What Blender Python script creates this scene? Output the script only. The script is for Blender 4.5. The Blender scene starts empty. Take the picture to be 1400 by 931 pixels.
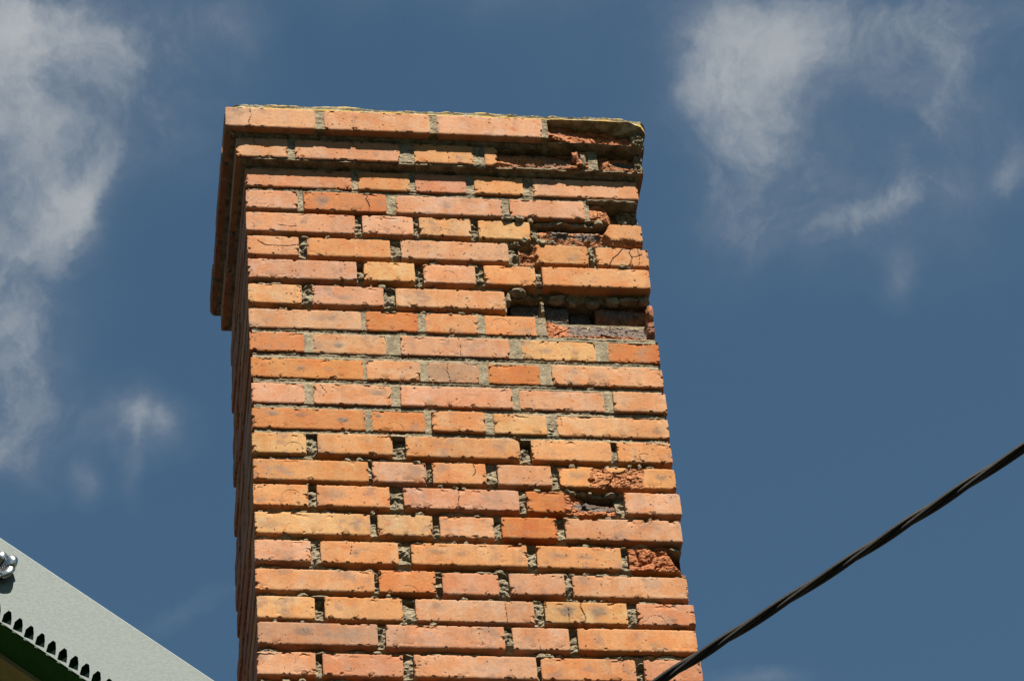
import bpy, math, random
import numpy as np
from mathutils import Matrix, Vector

random.seed(7)
sc = bpy.context.scene
ZO = 7.9645                                   # height of the top wall course above the ground

# ------------------------------------------------------------------ camera
cam_data = bpy.data.cameras.new("camera")
cam = bpy.data.objects.new("camera", cam_data)
sc.collection.objects.link(cam)
sc.camera = cam
RC = ((0.991208, 0.128552, -0.031317), (-0.114055, 0.710189, -0.69471), (-0.067065, 0.692174, 0.718608))
right = Vector((RC[0][0], RC[1][0], RC[2][0])); fwd = Vector((RC[0][1], RC[1][1], RC[2][1])); up = Vector((RC[0][2], RC[1][2], RC[2][2]))
CAMPOS = Vector((-0.4837, -5.97, 1.6))
m = Matrix((right, up, -fwd)).transposed().to_4x4()
m.translation = CAMPOS
cam.matrix_world = m
cam_data.sensor_width = 36.0
cam_data.lens = 36.0 * 5052.3 / 1400.0
cam_data.clip_start = 0.05
cam_data.clip_end = 4000.0
sc.render.resolution_x, sc.render.resolution_y = 1024, 680

# ------------------------------------------------------------------ sky, sun, exposure
SUN_EL, SUN_AZ = math.radians(58.5), math.radians(10.0)      # azimuth measured from the wall's normal towards +X
sun_dir = Vector((math.cos(SUN_EL) * math.sin(SUN_AZ), -math.cos(SUN_EL) * math.cos(SUN_AZ), math.sin(SUN_EL)))
sd = bpy.data.lights.new("sun", 'SUN')
sd.energy = 5.0; sd.angle = math.radians(0.5); sd.color = (1.0, 0.93, 0.82)
sun = bpy.data.objects.new("sun", sd); sc.collection.objects.link(sun)
sun.rotation_euler = sun_dir.to_track_quat('Z', 'Y').to_euler()

world = bpy.data.worlds.new("World"); sc.world = world; world.use_nodes = True
sc.view_settings.view_transform = 'Standard'; sc.view_settings.look = 'None'
sc.view_settings.gamma = 1.0; sc.view_settings.use_curve_mapping = False
sc.view_settings.exposure = 1.55


class NT:
    """small helper to write node trees"""
    def __init__(s, tree):
        s.t = tree; s.n = tree.nodes; s.l = tree.links
    def new(s, typ, **kw):
        n = s.n.new(typ)
        for k, v in kw.items(): setattr(n, k, v)
        return n
    def link(s, a, b): s.l.new(a, b)
    def put(s, sock, v):
        if isinstance(v, bpy.types.NodeSocket): s.l.new(v, sock)
        elif v is not None: sock.default_value = v
    def math(s, op, a, b=None, c=None, clamp=False):
        n = s.new('ShaderNodeMath', operation=op); n.use_clamp = clamp
        s.put(n.inputs[0], a); s.put(n.inputs[1], b)
        if c is not None: s.put(n.inputs[2], c)
        return n.outputs[0]
    def vmath(s, op, a, b=None, out=0):
        n = s.new('ShaderNodeVectorMath', operation=op)
        s.put(n.inputs[0], a)
        if b is not None: s.put(n.inputs[1], b)
        return n.outputs[out]
    def ramp(s, v, a, b, lo=0.0, hi=1.0, smooth=True):
        n = s.new('ShaderNodeMapRange', interpolation_type='SMOOTHSTEP' if smooth else 'LINEAR')
        s.put(n.inputs['Value'], v); s.put(n.inputs['From Min'], a); s.put(n.inputs['From Max'], b)
        s.put(n.inputs['To Min'], lo); s.put(n.inputs['To Max'], hi)
        return n.outputs['Result']
    def noise(s, vec, scale, detail=4.0, rough=0.55, dist=0.0, color=False):
        n = s.new('ShaderNodeTexNoise')
        s.put(n.inputs['Vector'], vec); n.inputs['Scale'].default_value = scale
        n.inputs['Detail'].default_value = detail; n.inputs['Roughness'].default_value = rough
        n.inputs['Distortion'].default_value = dist
        return n.outputs['Color' if color else 'Fac']
    def mix(s, f, a, b, mode='MIX'):
        n = s.new('ShaderNodeMix', data_type='RGBA', blend_type=mode)
        s.put(n.inputs[0], f)
        s.put(n.inputs[6], a if isinstance(a, bpy.types.NodeSocket) else (*a, 1.0))
        s.put(n.inputs[7], b if isinstance(b, bpy.types.NodeSocket) else (*b, 1.0))
        return n.outputs[2]
    def scalevec(s, vec, xyz):
        return s.vmath('MULTIPLY', vec, xyz)


def pixdir(x, y):
    """direction in the world seen at a place of the photograph (used only to put each cloud in its compass direction)"""
    v = fwd + right * ((x - 700) / 5052.3) - up * ((y - 465.5) / 5052.3)
    return v.normalized()

w = NT(world.node_tree); w.n.clear()
sky = w.new('ShaderNodeTexSky', sky_type='NISHITA')
sky.sun_disc = False
sky.sun_elevation = SUN_EL
sky.sun_rotation = math.pi - SUN_AZ
sky.altitude = 0.0; sky.air_density = 1.0; sky.dust_density = 0.6; sky.ozone_density = 1.0
tc = w.new('ShaderNodeTexCoord')
D = tc.outputs['Generated']
warp = w.vmath('SCALE', w.vmath('SUBTRACT', w.noise(D, 34.0, 5.0, 0.6, color=True), (0.5, 0.5, 0.5)), None)
warp.node.inputs['Scale'].default_value = 0.022
DW = w.vmath('ADD', D, warp)
cover = None
# x, y, radius x, radius y, tilt (deg), weight : the clouds of the photograph
CLOUDS = [(1150, 120, 210, 120, 20, .17), (1090, 260, 120, 70, -20, .15), (1250, 200, 90, 90, 0, .10), (110, 262, 40, 16, -42, .7), (85, 300, 24, 26, 0, .4), (64, 28, 51, 36, -10, 1.21), (-6, 40, 43, 50, 0, 0.61), (-11, 110, 47, 60, 0, 1.21), (39, 180, 51, 34, 10, 0.66), (24, 250, 51, 70, 15, 0.61), (106, 268, 43, 20, -42, 0.72), (85, 310, 40, 34, -30, 0.75), (34, 350, 51, 60, 0, 0.54), (-1, 430, 43, 60, 10, 0.61), (44, 480, 39, 50, 10, 0.4), (60, 540, 26, 50, 10, 0.32), (-11, 570, 44, 60, 0, 0.43), (20, 630, 40, 30, 0, 0.22), (190, 578, 42, 28, 8, 0.40), (185, 615, 14, 40, -5, 0.28), (228, 590, 20, 22, 0, 0.25), (125, 655, 16, 20, 0, 0.3), (104, 575, 51, 26, 0, 0.12), (225, 50, 60, 44, 30, 0.34), (140, 90, 44, 34, 20, 0.44), (240, 180, 22, 34, -35, 0.42), (310, 40, 34, 40, 0, 0.26), (190, 130, 80, 60, 20, 0.26), (150, 200, 60, 40, 0, 0.16), (985, 120, 44, 56, 0, 0.59), (1050, 80, 60, 44, -25, 0.5), (1035, 200, 34, 56, -8, 0.46), (1000, 60, 60, 50, 0, 0.22), (1120, 25, 110, 36, 0, 0.22), (1320, 22, 90, 44, 0, 0.35), (1300, 72, 30, 30, 0, 0.16), (1215, 272, 60, 12, -18, 0.35), (1120, 318, 64, 18, -16, 0.33), (1050, 310, 40, 26, 0, 0.22), (1010, 270, 34, 44, -20, 0.24), (1275, 180, 16, 24, 40, 0.27), (1380, 215, 16, 24, 0, 0.26), (1228, 375, 16, 30, 0, 0.22), (1160, 240, 110, 50, 0, 0.1), (1045, 925, 44, 12, 0, 0.22), (245, 838, 50, 9, -20, 0.12), (1330, 130, 100, 60, 0, 0.13), (650, -60, 160, 40, 0, 0.3)]
for (cx, cy, rx, ry, tilt, wt) in CLOUDS:
    c = pixdir(cx, cy)
    a = math.radians(tilt)
    ax = right * math.cos(a) + up * -math.sin(a)
    ay = right * math.sin(a) + up * math.cos(a)
    df = w.vmath('SUBTRACT', DW, tuple(c))
    u = w.vmath('DOT_PRODUCT', df, tuple(ax * (5052.3 / rx)), out=1)
    v = w.vmath('DOT_PRODUCT', df, tuple(ay * (5052.3 / ry)), out=1)
    r2 = w.math('MULTIPLY_ADD', u, u, w.math('MULTIPLY', v, v))
    g = w.math('MULTIPLY', w.math('POWER', 2.718, w.math('MULTIPLY', r2, -0.55)), wt)
    cover = g if cover is None else w.math('ADD', cover, g)
# elsewhere in the sky: the same kind of broken cloud, scattered by noise
away = w.ramp(w.vmath('DOT_PRODUCT', D, tuple(fwd), out=1), math.cos(math.radians(17)), math.cos(math.radians(11)), 1.0, 0.0)
hemi = w.vmath('DOT_PRODUCT', D, tuple(fwd), out=1)
scat = w.ramp(w.noise(D, 4.2, 6.0, 0.6, 0.3), 0.52, 0.78, 0.0, 0.9)
cover = w.math('ADD', cover, w.math('MULTIPLY', scat, away))
cover = w.math('SUBTRACT', 1.0, w.math('POWER', 2.718, w.math('MULTIPLY', cover, -1.15)))
fine = w.noise(DW, 26.0, 9.0, 0.62, 0.4)
fine2 = w.noise(w.scalevec(DW, (1.3, 0.8, 0.8)), 62.0, 10.0, 0.66, 0.9)
nn = w.math('ADD', w.math('MULTIPLY', fine, 0.62), w.math('MULTIPLY', fine2, 0.38))
crisp = w.ramp(w.math('ADD', cover, w.math('MULTIPLY', w.math('SUBTRACT', nn, 0.5), 2.1)), 0.20, 1.0)
soft = w.math('MULTIPLY', cover, w.ramp(fine, 0.30, 0.70, 0.25, 1.0))
dens = w.math('ADD', w.math('MULTIPLY', crisp, w.ramp(cover, 0.04, 0.50, 0.0, 0.46)), w.math('MULTIPLY', soft, 0.66), clamp=True)
dens = w.math('MULTIPLY', dens, 0.92)
skyc = w.mix(1.0, sky.outputs['Color'], (0.455, 0.594, 0.578), 'MULTIPLY')
col = w.mix(dens, skyc, (3.15, 3.30, 3.42))
bg = w.new('ShaderNodeBackground'); bg.inputs['Strength'].default_value = 0.05
w.link(col, bg.inputs['Color'])
wo = w.new('ShaderNodeOutputWorld'); w.link(bg.outputs[0], wo.inputs['Surface'])

# ------------------------------------------------------------------ numpy noise
def _h(ix, iy, iz, seed):
    n = (ix * 374761393 + iy * 668265263 + iz * 2147483647 + seed * 1274126177) & 0xFFFFFFFF
    n = ((n ^ (n >> 13)) * 1274126177) & 0xFFFFFFFF
    n = (n ^ (n >> 16)) & 0xFFFFFFFF
    return n.astype(np.float64) / 2147483648.0 - 1.0

def vnoise(x, y, z=0.0, seed=0):
    x = np.asarray(x, float); y = np.asarray(y, float) + 0 * x; z = np.asarray(z, float) + 0 * x
    ix, iy, iz = np.floor(x).astype(np.int64), np.floor(y).astype(np.int64), np.floor(z).astype(np.int64)
    fx, fy, fz = x - ix, y - iy, z - iz
    fx, fy, fz = fx * fx * (3 - 2 * fx), fy * fy * (3 - 2 * fy), fz * fz * (3 - 2 * fz)
    r = 0
    for a in (0, 1):
        for b in (0, 1):
            for c in (0, 1):
                wt = (fx if a else 1 - fx) * (fy if b else 1 - fy) * (fz if c else 1 - fz)
                r = r + wt * _h(ix + a, iy + b, iz + c, seed)
    return r

def fbm(x, y, z=0.0, octv=4, seed=0, gain=0.5):
    s = 0; a = 1.0; f = 1.0; t = 0
    for o in range(octv):
        s = s + a * vnoise(np.asarray(x) * f, np.asarray(y) * f, np.asarray(z) * f, seed + o * 17); t += a
        a *= gain; f *= 2.03
    return s / t

def sstep(a, b, v):
    t = np.clip((v - a) / (b - a), 0, 1); return t * t * (3 - 2 * t)

# ------------------------------------------------------------------ materials
def material(name):
    mt = bpy.data.materials.new(name); mt.use_nodes = True
    t = NT(mt.node_tree); t.n.clear()
    out = t.new('ShaderNodeOutputMaterial'); b = t.new('ShaderNodeBsdfPrincipled')
    t.link(b.outputs[0], out.inputs['Surface'])
    b.inputs['Roughness'].default_value = 0.9
    b.inputs['Specular IOR Level'].default_value = 0.25
    return mt, t, b

ALB = 0.62                                    # measured against the exposure: real albedos of the dry, dusty surfaces
def brick_material():
    mt, t, b = material('fired_clay')
    tcn = t.new('ShaderNodeTexCoord'); oi = t.new('ShaderNodeObjectInfo')
    off = t.vmath('SCALE', (37.1, 91.7, 53.3)); t.put(off.node.inputs['Scale'], oi.outputs['Random'])
    P = t.vmath('ADD', tcn.outputs['Object'], off)
    base = oi.outputs['Color']
    def attr(n):
        a = t.new('ShaderNodeAttribute', attribute_name=n); return a.outputs['Fac']
    frac, burn, dirt = attr('frac'), attr('burn'), attr('dirt')
    c = base
    n1 = t.noise(P, 15.0, 7.0, 0.62)
    c = t.mix(t.ramp(n1, 0.44, 0.60, 0, 0.85), c, t.mix(1.0, base, (0.97, 0.78, 0.58), 'MULTIPLY'))
    n2 = t.noise(t.vmath('ADD', P, (5, 5, 5)), 20.0, 7.0, 0.62)
    c = t.mix(t.ramp(n2, 0.48, 0.66, 0, 0.9), c, t.mix(1.0, base, (0.98, 1.12, 1.35), 'MULTIPLY'))
    # bands left by the extruder and stacking, across the brick
    band = t.noise(t.scalevec(P, (22.0, 0.3, 1.2)), 1.0, 2.0, 0.6)
    c = t.mix(t.ramp(band, 0.42, 0.62, 0, 0.5), c, t.mix(1.0, c, (0.84, 0.84, 0.86), 'MULTIPLY'))
    band2 = t.noise(t.scalevec(P, (150.0, 2.0, 9.0)), 1.0, 2.0, 0.6)
    c = t.mix(t.ramp(band2, 0.40, 0.70, 0, 0.22), c, t.mix(1.0, c, (0.80, 0.76, 0.74), 'MULTIPLY'))
    grain = t.noise(P, 520.0, 3.0, 0.7)
    c = t.mix(t.ramp(grain, 0.36, 0.66, 0, 0.6), c, t.mix(1.0, c, (0.70, 0.62, 0.55), 'MULTIPLY'))
    # brownish smoke and grime stains
    st = t.noise(t.vmath('ADD', P, (9, 2, 4)), 19.0, 5.0, 0.62)
    c = t.mix(t.ramp(st, 0.55, 0.68, 0, 0.66), c, (0.25, 0.150, 0.100))
    rd = t.noise(t.vmath('ADD', P, (1, 7, 3)), 30.0, 5.0, 0.68)
    c = t.mix(t.ramp(rd, 0.64, 0.70, 0, 0.65), c, (0.40, 0.105, 0.035))
    # whitish bloom
    wh = t.noise(t.vmath('ADD', P, (3, 1, 8)), 24.0, 6.0, 0.65)
    c = t.mix(t.ramp(wh, 0.63, 0.80, 0, 0.55), c, (0.58, 0.47, 0.38))
    grit = t.noise(P, 240.0, 4.0, 0.75)
    c = t.mix(t.ramp(grit, 0.56, 0.68, 0, 0.55), c, t.mix(1.0, c, (0.60, 0.50, 0.44), 'MULTIPLY'))
    c = t.mix(t.ramp(grit, 0.42, 0.30, 0, 0.35), c, t.mix(1.0, c, (1.10, 1.22, 1.40), 'MULTIPLY'))
    # fractured clay body
    fn = t.noise(P, 70.0, 6.0, 0.65)
    fc = t.mix(t.ramp(fn, 0.36, 0.60), (0.22, 0.075, 0.030), (0.47, 0.205, 0.095))
    fc = t.mix(0.45, fc, t.mix(1.0, base, (0.92, 0.74, 0.64), 'MULTIPLY'))
    c = t.mix(t.ramp(t.math('ADD', frac, t.ramp(fn, 0.3, 0.7, -0.25, 0.25)), 0.40, 0.62), c, fc)
    # blue-grey overburnt patches
    bn = t.noise(P, 160.0, 5.0, 0.7)
    bm = t.math('ADD', burn, t.math('MULTIPLY', t.ramp(bn, 0.3, 0.7, -0.22, 0.22, False), t.ramp(burn, 0.0, 0.3)), clamp=True)
    bc = t.mix(t.ramp(bn, 0.35, 0.65), (0.038, 0.036, 0.033), (0.170, 0.156, 0.132))
    c = t.mix(t.math('MULTIPLY', bm, 0.92), c, bc)
    G = t.new('ShaderNodeNewGeometry').outputs['Position']
    wide = t.noise(t.scalevec(G, (3.2, 3.2, 2.2)), 1.0, 4.0, 0.6)
    c = t.mix(t.ramp(wide, 0.40, 0.66, 0, 0.45), c, t.mix(1.0, c, (0.84, 0.80, 0.78), 'MULTIPLY'))
    streak = t.noise(t.scalevec(G, (26.0, 26.0, 2.4)), 1.0, 5.0, 0.65)
    c = t.mix(t.ramp(streak, 0.53, 0.72, 0, 0.40), c, t.mix(1.0, c, (0.70, 0.66, 0.64), 'MULTIPLY'))
    smear = t.noise(t.scalevec(G, (34.0, 34.0, 48.0)), 1.0, 6.0, 0.66)
    c = t.mix(t.ramp(smear, 0.63, 0.72, 0, 0.5), c, (0.46, 0.40, 0.29))
    # small dark pits: inclusions burnt out of the clay
    vo = t.new('ShaderNodeTexVoronoi', feature='F1'); t.put(vo.inputs['Vector'], t.vmath('ADD', P, t.scalevec(t.noise(P, 22.0, 2.0, 0.6, color=True), (0.03, 0.03, 0.03)))); vo.inputs['Scale'].default_value = 105.0
    vr = t.math('MULTIPLY', t.ramp(vo.outputs['Color'], 0.55, 1.0, 0.0, 0.17, False), 1.0)
    sep = t.new('ShaderNodeSeparateColor'); t.link(vo.outputs['Color'], sep.inputs[0])
    rad = t.math('MULTIPLY', t.ramp(sep.outputs[0], 0.35, 1.0, 0.0, 0.27, False), t.ramp(t.noise(P, 9.0, 2.0, 0.6), 0.35, 0.65, 0.35, 1.1))
    pit = t.math('LESS_THAN', vo.outputs['Distance'], rad)
    vo2 = t.new('ShaderNodeTexVoronoi', feature='F1'); t.put(vo2.inputs['Vector'], t.vmath('ADD', P, t.vmath('SCALE', t.noise(P, 150.0, 3.0, 0.6, color=True), None)))
    vo2.inputs['Vector'].links[0].from_node.inputs[1].links[0].from_node.inputs['Scale'].default_value = 0.006
    vo2.inputs['Scale'].default_value = 34.0
    sep2 = t.new('ShaderNodeSeparateColor'); t.link(vo2.outputs['Color'], sep2.inputs[0])
    pit2 = t.math('LESS_THAN', vo2.outputs['Distance'], t.ramp(sep2.outputs[1], 0.35, 1.0, 0.0, 0.105, False))
    pits = t.math('MAXIMUM', pit, pit2)
    c = t.mix(t.math('MULTIPLY', pits, 0.82), c, (0.055, 0.025, 0.015))
    c = t.mix(dirt, c, (0.045, 0.028, 0.018))
    c = t.mix(1.0, c, (ALB, ALB, ALB), 'MULTIPLY')
    t.link(c, b.inputs['Base Color'])
    hgt = t.math('ADD', t.math('MULTIPLY', grain, 0.25), t.math('MULTIPLY', t.noise(P, 170.0, 5.0, 0.65), 0.6))
    hgt = t.math('MULTIPLY', hgt, t.ramp(t.math('MAXIMUM', frac, burn), 0.2, 0.8, 0.35, 2.2))
    hgt = t.math('SUBTRACT', hgt, t.math('MULTIPLY', pits, 0.9))
    bp = t.new('ShaderNodeBump'); bp.inputs['Strength'].default_value = 0.8; bp.inputs['Distance'].default_value = 0.0011
    t.link(hgt, bp.inputs['Height']); t.link(bp.outputs[0], b.inputs['Normal'])
    return mt
M_BRICK = brick_material()

def mortar_material():
    mt, t, b = material('lime_mortar')
    P = t.new('ShaderNodeTexCoord').outputs['Object']
    n = t.noise(P, 45.0, 6.0, 0.6); g = t.noise(P, 420.0, 4.0, 0.75)
    c = t.mix(t.ramp(n, 0.35, 0.65), (0.215, 0.168, 0.100), (0.41, 0.338, 0.215))
    c = t.mix(t.ramp(g, 0.36, 0.62, 0, 0.45), c, (0.12, 0.10, 0.065))
    g2 = t.noise(P, 260.0, 2.0, 0.5)
    c = t.mix(t.ramp(g2, 0.60, 0.70, 0, 0.6), c, (0.56, 0.50, 0.38))
    # green and ochre growth on the topmost joints, where rain sits
    sepz = t.new('ShaderNodeSeparateXYZ'); t.link(P, sepz.inputs[0])
    hi = t.ramp(sepz.outputs[2], -0.20, 0.06)
    mo = t.ramp(t.noise(P, 38.0, 5.0, 0.65), 0.50, 0.62)
    c = t.mix(t.math('MULTIPLY', t.math('MULTIPLY', hi, mo), 0.75), c, (0.070, 0.062, 0.034))
    ye = t.ramp(t.noise(t.vmath('ADD', P, (3, 3, 3)), 60.0, 5.0, 0.65), 0.60, 0.70)
    c = t.mix(t.math('MULTIPLY', t.math('MULTIPLY', hi, ye), 0.7), c, (0.36, 0.25, 0.05))
    c = t.mix(1.0, c, (ALB, ALB * .98, ALB * .96), 'MULTIPLY')
    t.link(c, b.inputs['Base Color'])
    h = t.math('ADD', t.math('MULTIPLY', g, 0.5), t.noise(P, 150.0, 5.0, 0.7))
    bp = t.new('ShaderNodeBump'); bp.inputs['Strength'].default_value = 1.0; bp.inputs['Distance'].default_value = 0.003
    t.link(h, bp.inputs['Height']); t.link(bp.outputs[0], b.inputs['Normal'])
    return mt
M_MORTAR = mortar_material()

def lichen_material():
    mt, t, b = material('lichened_mortar')
    P = t.new('ShaderNodeTexCoord').outputs['Object']
    n = t.noise(P, 40.0, 6.0, 0.7); g = t.noise(P, 330.0, 4.0, 0.7)
    c = t.mix(t.ramp(n, 0.40, 0.60), (0.30, 0.24, 0.13), (0.56, 0.50, 0.34))
    sn = t.new('ShaderNodeSeparateXYZ'); t.link(t.new('ShaderNodeNewGeometry').outputs['True Normal'], sn.inputs[0]); nz = sn.outputs[2]   # lichen lives on the side that gets rain
    y = t.noise(t.vmath('ADD', P, (2, 9, 1)), 34.0, 6.0, 0.7)
    c = t.mix(t.math('MULTIPLY', t.ramp(y, 0.40, 0.53, 0, 0.9), t.ramp(nz, -0.45, 0.05)), c, (0.56, 0.36, 0.07))
    k = t.noise(t.vmath('ADD', P, (7, 1, 5)), 75.0, 5.0, 0.7)
    c = t.mix(t.ramp(k, 0.56, 0.66, 0, 0.7), c, (0.10, 0.08, 0.04))
    sepz = t.new('ShaderNodeSeparateXYZ'); t.link(P, sepz.inputs[0])
    c = t.mix(1.0, c, (ALB, ALB, ALB), 'MULTIPLY')
    t.link(c, b.inputs['Base Color'])
    bp = t.new('ShaderNodeBump'); bp.inputs['Strength'].default_value = 1.0; bp.inputs['Distance'].default_value = 0.004
    t.link(t.math('ADD', g, n), bp.inputs['Height']); t.link(bp.outputs[0], b.inputs['Normal'])
    return mt
M_LICHEN = lichen_material()

def plain(name, col, rough=0.6, metal=0.0, spec=0.4, nscale=0.0, ncol=None, bump=0.0, bscale=300.0):
    col = tuple(ALB * q for q in col); ncol = tuple(ALB * q for q in ncol) if ncol else None
    if metal > .5: col = tuple(q / ALB for q in col); ncol = tuple(q / ALB for q in ncol)
    mt, t, b = material(name)
    P = t.new('ShaderNodeTexCoord').outputs['Object']
    b.inputs['Roughness'].default_value = rough; b.inputs['Metallic'].default_value = metal
    b.inputs['Specular IOR Level'].default_value = spec
    if ncol:
        c = t.mix(t.ramp(t.noise(P, nscale, 5.0, 0.65), 0.38, 0.64), col, ncol); t.link(c, b.inputs['Base Color'])
    else: b.inputs['Base Color'].default_value = (*col, 1)
    if bump:
        bp = t.new('ShaderNodeBump'); bp.inputs['Strength'].default_value = 0.7; bp.inputs['Distance'].default_value = bump
        t.link(t.noise(P, bscale, 3.0, 0.6), bp.inputs['Height']); t.link(bp.outputs[0], b.inputs['Normal'])
    return mt
M_SHEET = plain('zinc_painted_sheet', (0.190, 0.220, 0.213), 0.68, 0.0, 0.18, 200.0, (0.222, 0.252, 0.242), 0.0004, 420.0)
M_GREEN = plain('green_enamel', (0.005, 0.070, 0.008), 0.5, 0.0, 0.2, 60.0, (0.008, 0.090, 0.012))
M_BEIGE = plain('beige_siding', (0.32, 0.265, 0.115), 0.6, 0.0, 0.3, 30.0, (0.35, 0.295, 0.135))
M_SHINY = plain('bright_steel', (0.42, 0.43, 0.43), 0.30, 1.0, 0.5, 40.0, (0.34, 0.35, 0.35), 0.0008, 120.0)
M_CABLE = plain('weathered_black_rubber', (0.010, 0.008, 0.006), 0.6, 0.0, 0.22, 220.0, (0.020, 0.014, 0.009), 0.0006, 700.0)
M_ROOF = plain('dark_roof_sheet', (0.045, 0.032, 0.028), 0.6, 0.0, 0.3, 9.0, (0.06, 0.04, 0.034))
M_PLASTER = plain('pale_render', (0.42, 0.38, 0.29), 0.9, 0.0, 0.2, 14.0, (0.48, 0.44, 0.35), 0.002, 120.0)
M_GROUND = plain('rough_grass_and_earth', (0.016, 0.024, 0.009), 1.0, 0.0, 0.1, 1.4, (0.032, 0.029, 0.018))

# ------------------------------------------------------------------ objects
COL = sc.collection
def mesh(name, verts, faces, mat, attrs=None, smooth=False):
    me = bpy.data.meshes.new(name)
    me.from_pydata([tuple(v) for v in verts], [], faces)
    me.materials.append(mat)
    if attrs:
        for k, v in attrs.items():
            a = me.attributes.new(k, 'FLOAT', 'POINT'); a.data.foreach_set('value', np.asarray(v, dtype=np.float32))
    if smooth: me.polygons.foreach_set('use_smooth', [True] * len(me.polygons))
    me.update(); return me

def link(name, me, parent=None, loc=(0, 0, 0), rotz=0.0, kind=None, label=None):
    o = bpy.data.objects.new(name, me); COL.objects.link(o)
    if parent: o.parent = parent; o.location = Vector(loc) - parent.location
    else: o.location = loc
    o.rotation_euler = (0, 0, rotz)
    if kind: o['kind'] = kind
    if label: o['label'] = label
    return o

def thing(name, label, cat, loc):
    o = bpy.data.objects.new(name, None); COL.objects.link(o); o.location = loc
    o['label'] = label; o['category'] = cat; o.empty_display_size = 0.2
    return o

# ------------------------------------------------------------------ the chimney
W_, D_, PITCH = 0.9344, 0.5465, 0.0774575
O1, O2 = 0.0235, 0.0491
Z1B, Z1T, Z2B, Z2T = 0.0102, 0.0725, 0.0861, 0.1505
chimney = thing('brick_chimney', 'tall weathered orange brick chimney with stepped top and crumbling upper right corner', 'chimney', (W_ / 2, D_ / 2, 5.4))

COLS = {'P': (.552, .288, .148), 'O': (.565, .262, .096), 'T': (.500, .192, .052), 'Y': (.560, .312, .132), 'S': (.480, .158, .030), 'R': (.495, .222, .112), 'G': (.400, .222, .128)}

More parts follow.
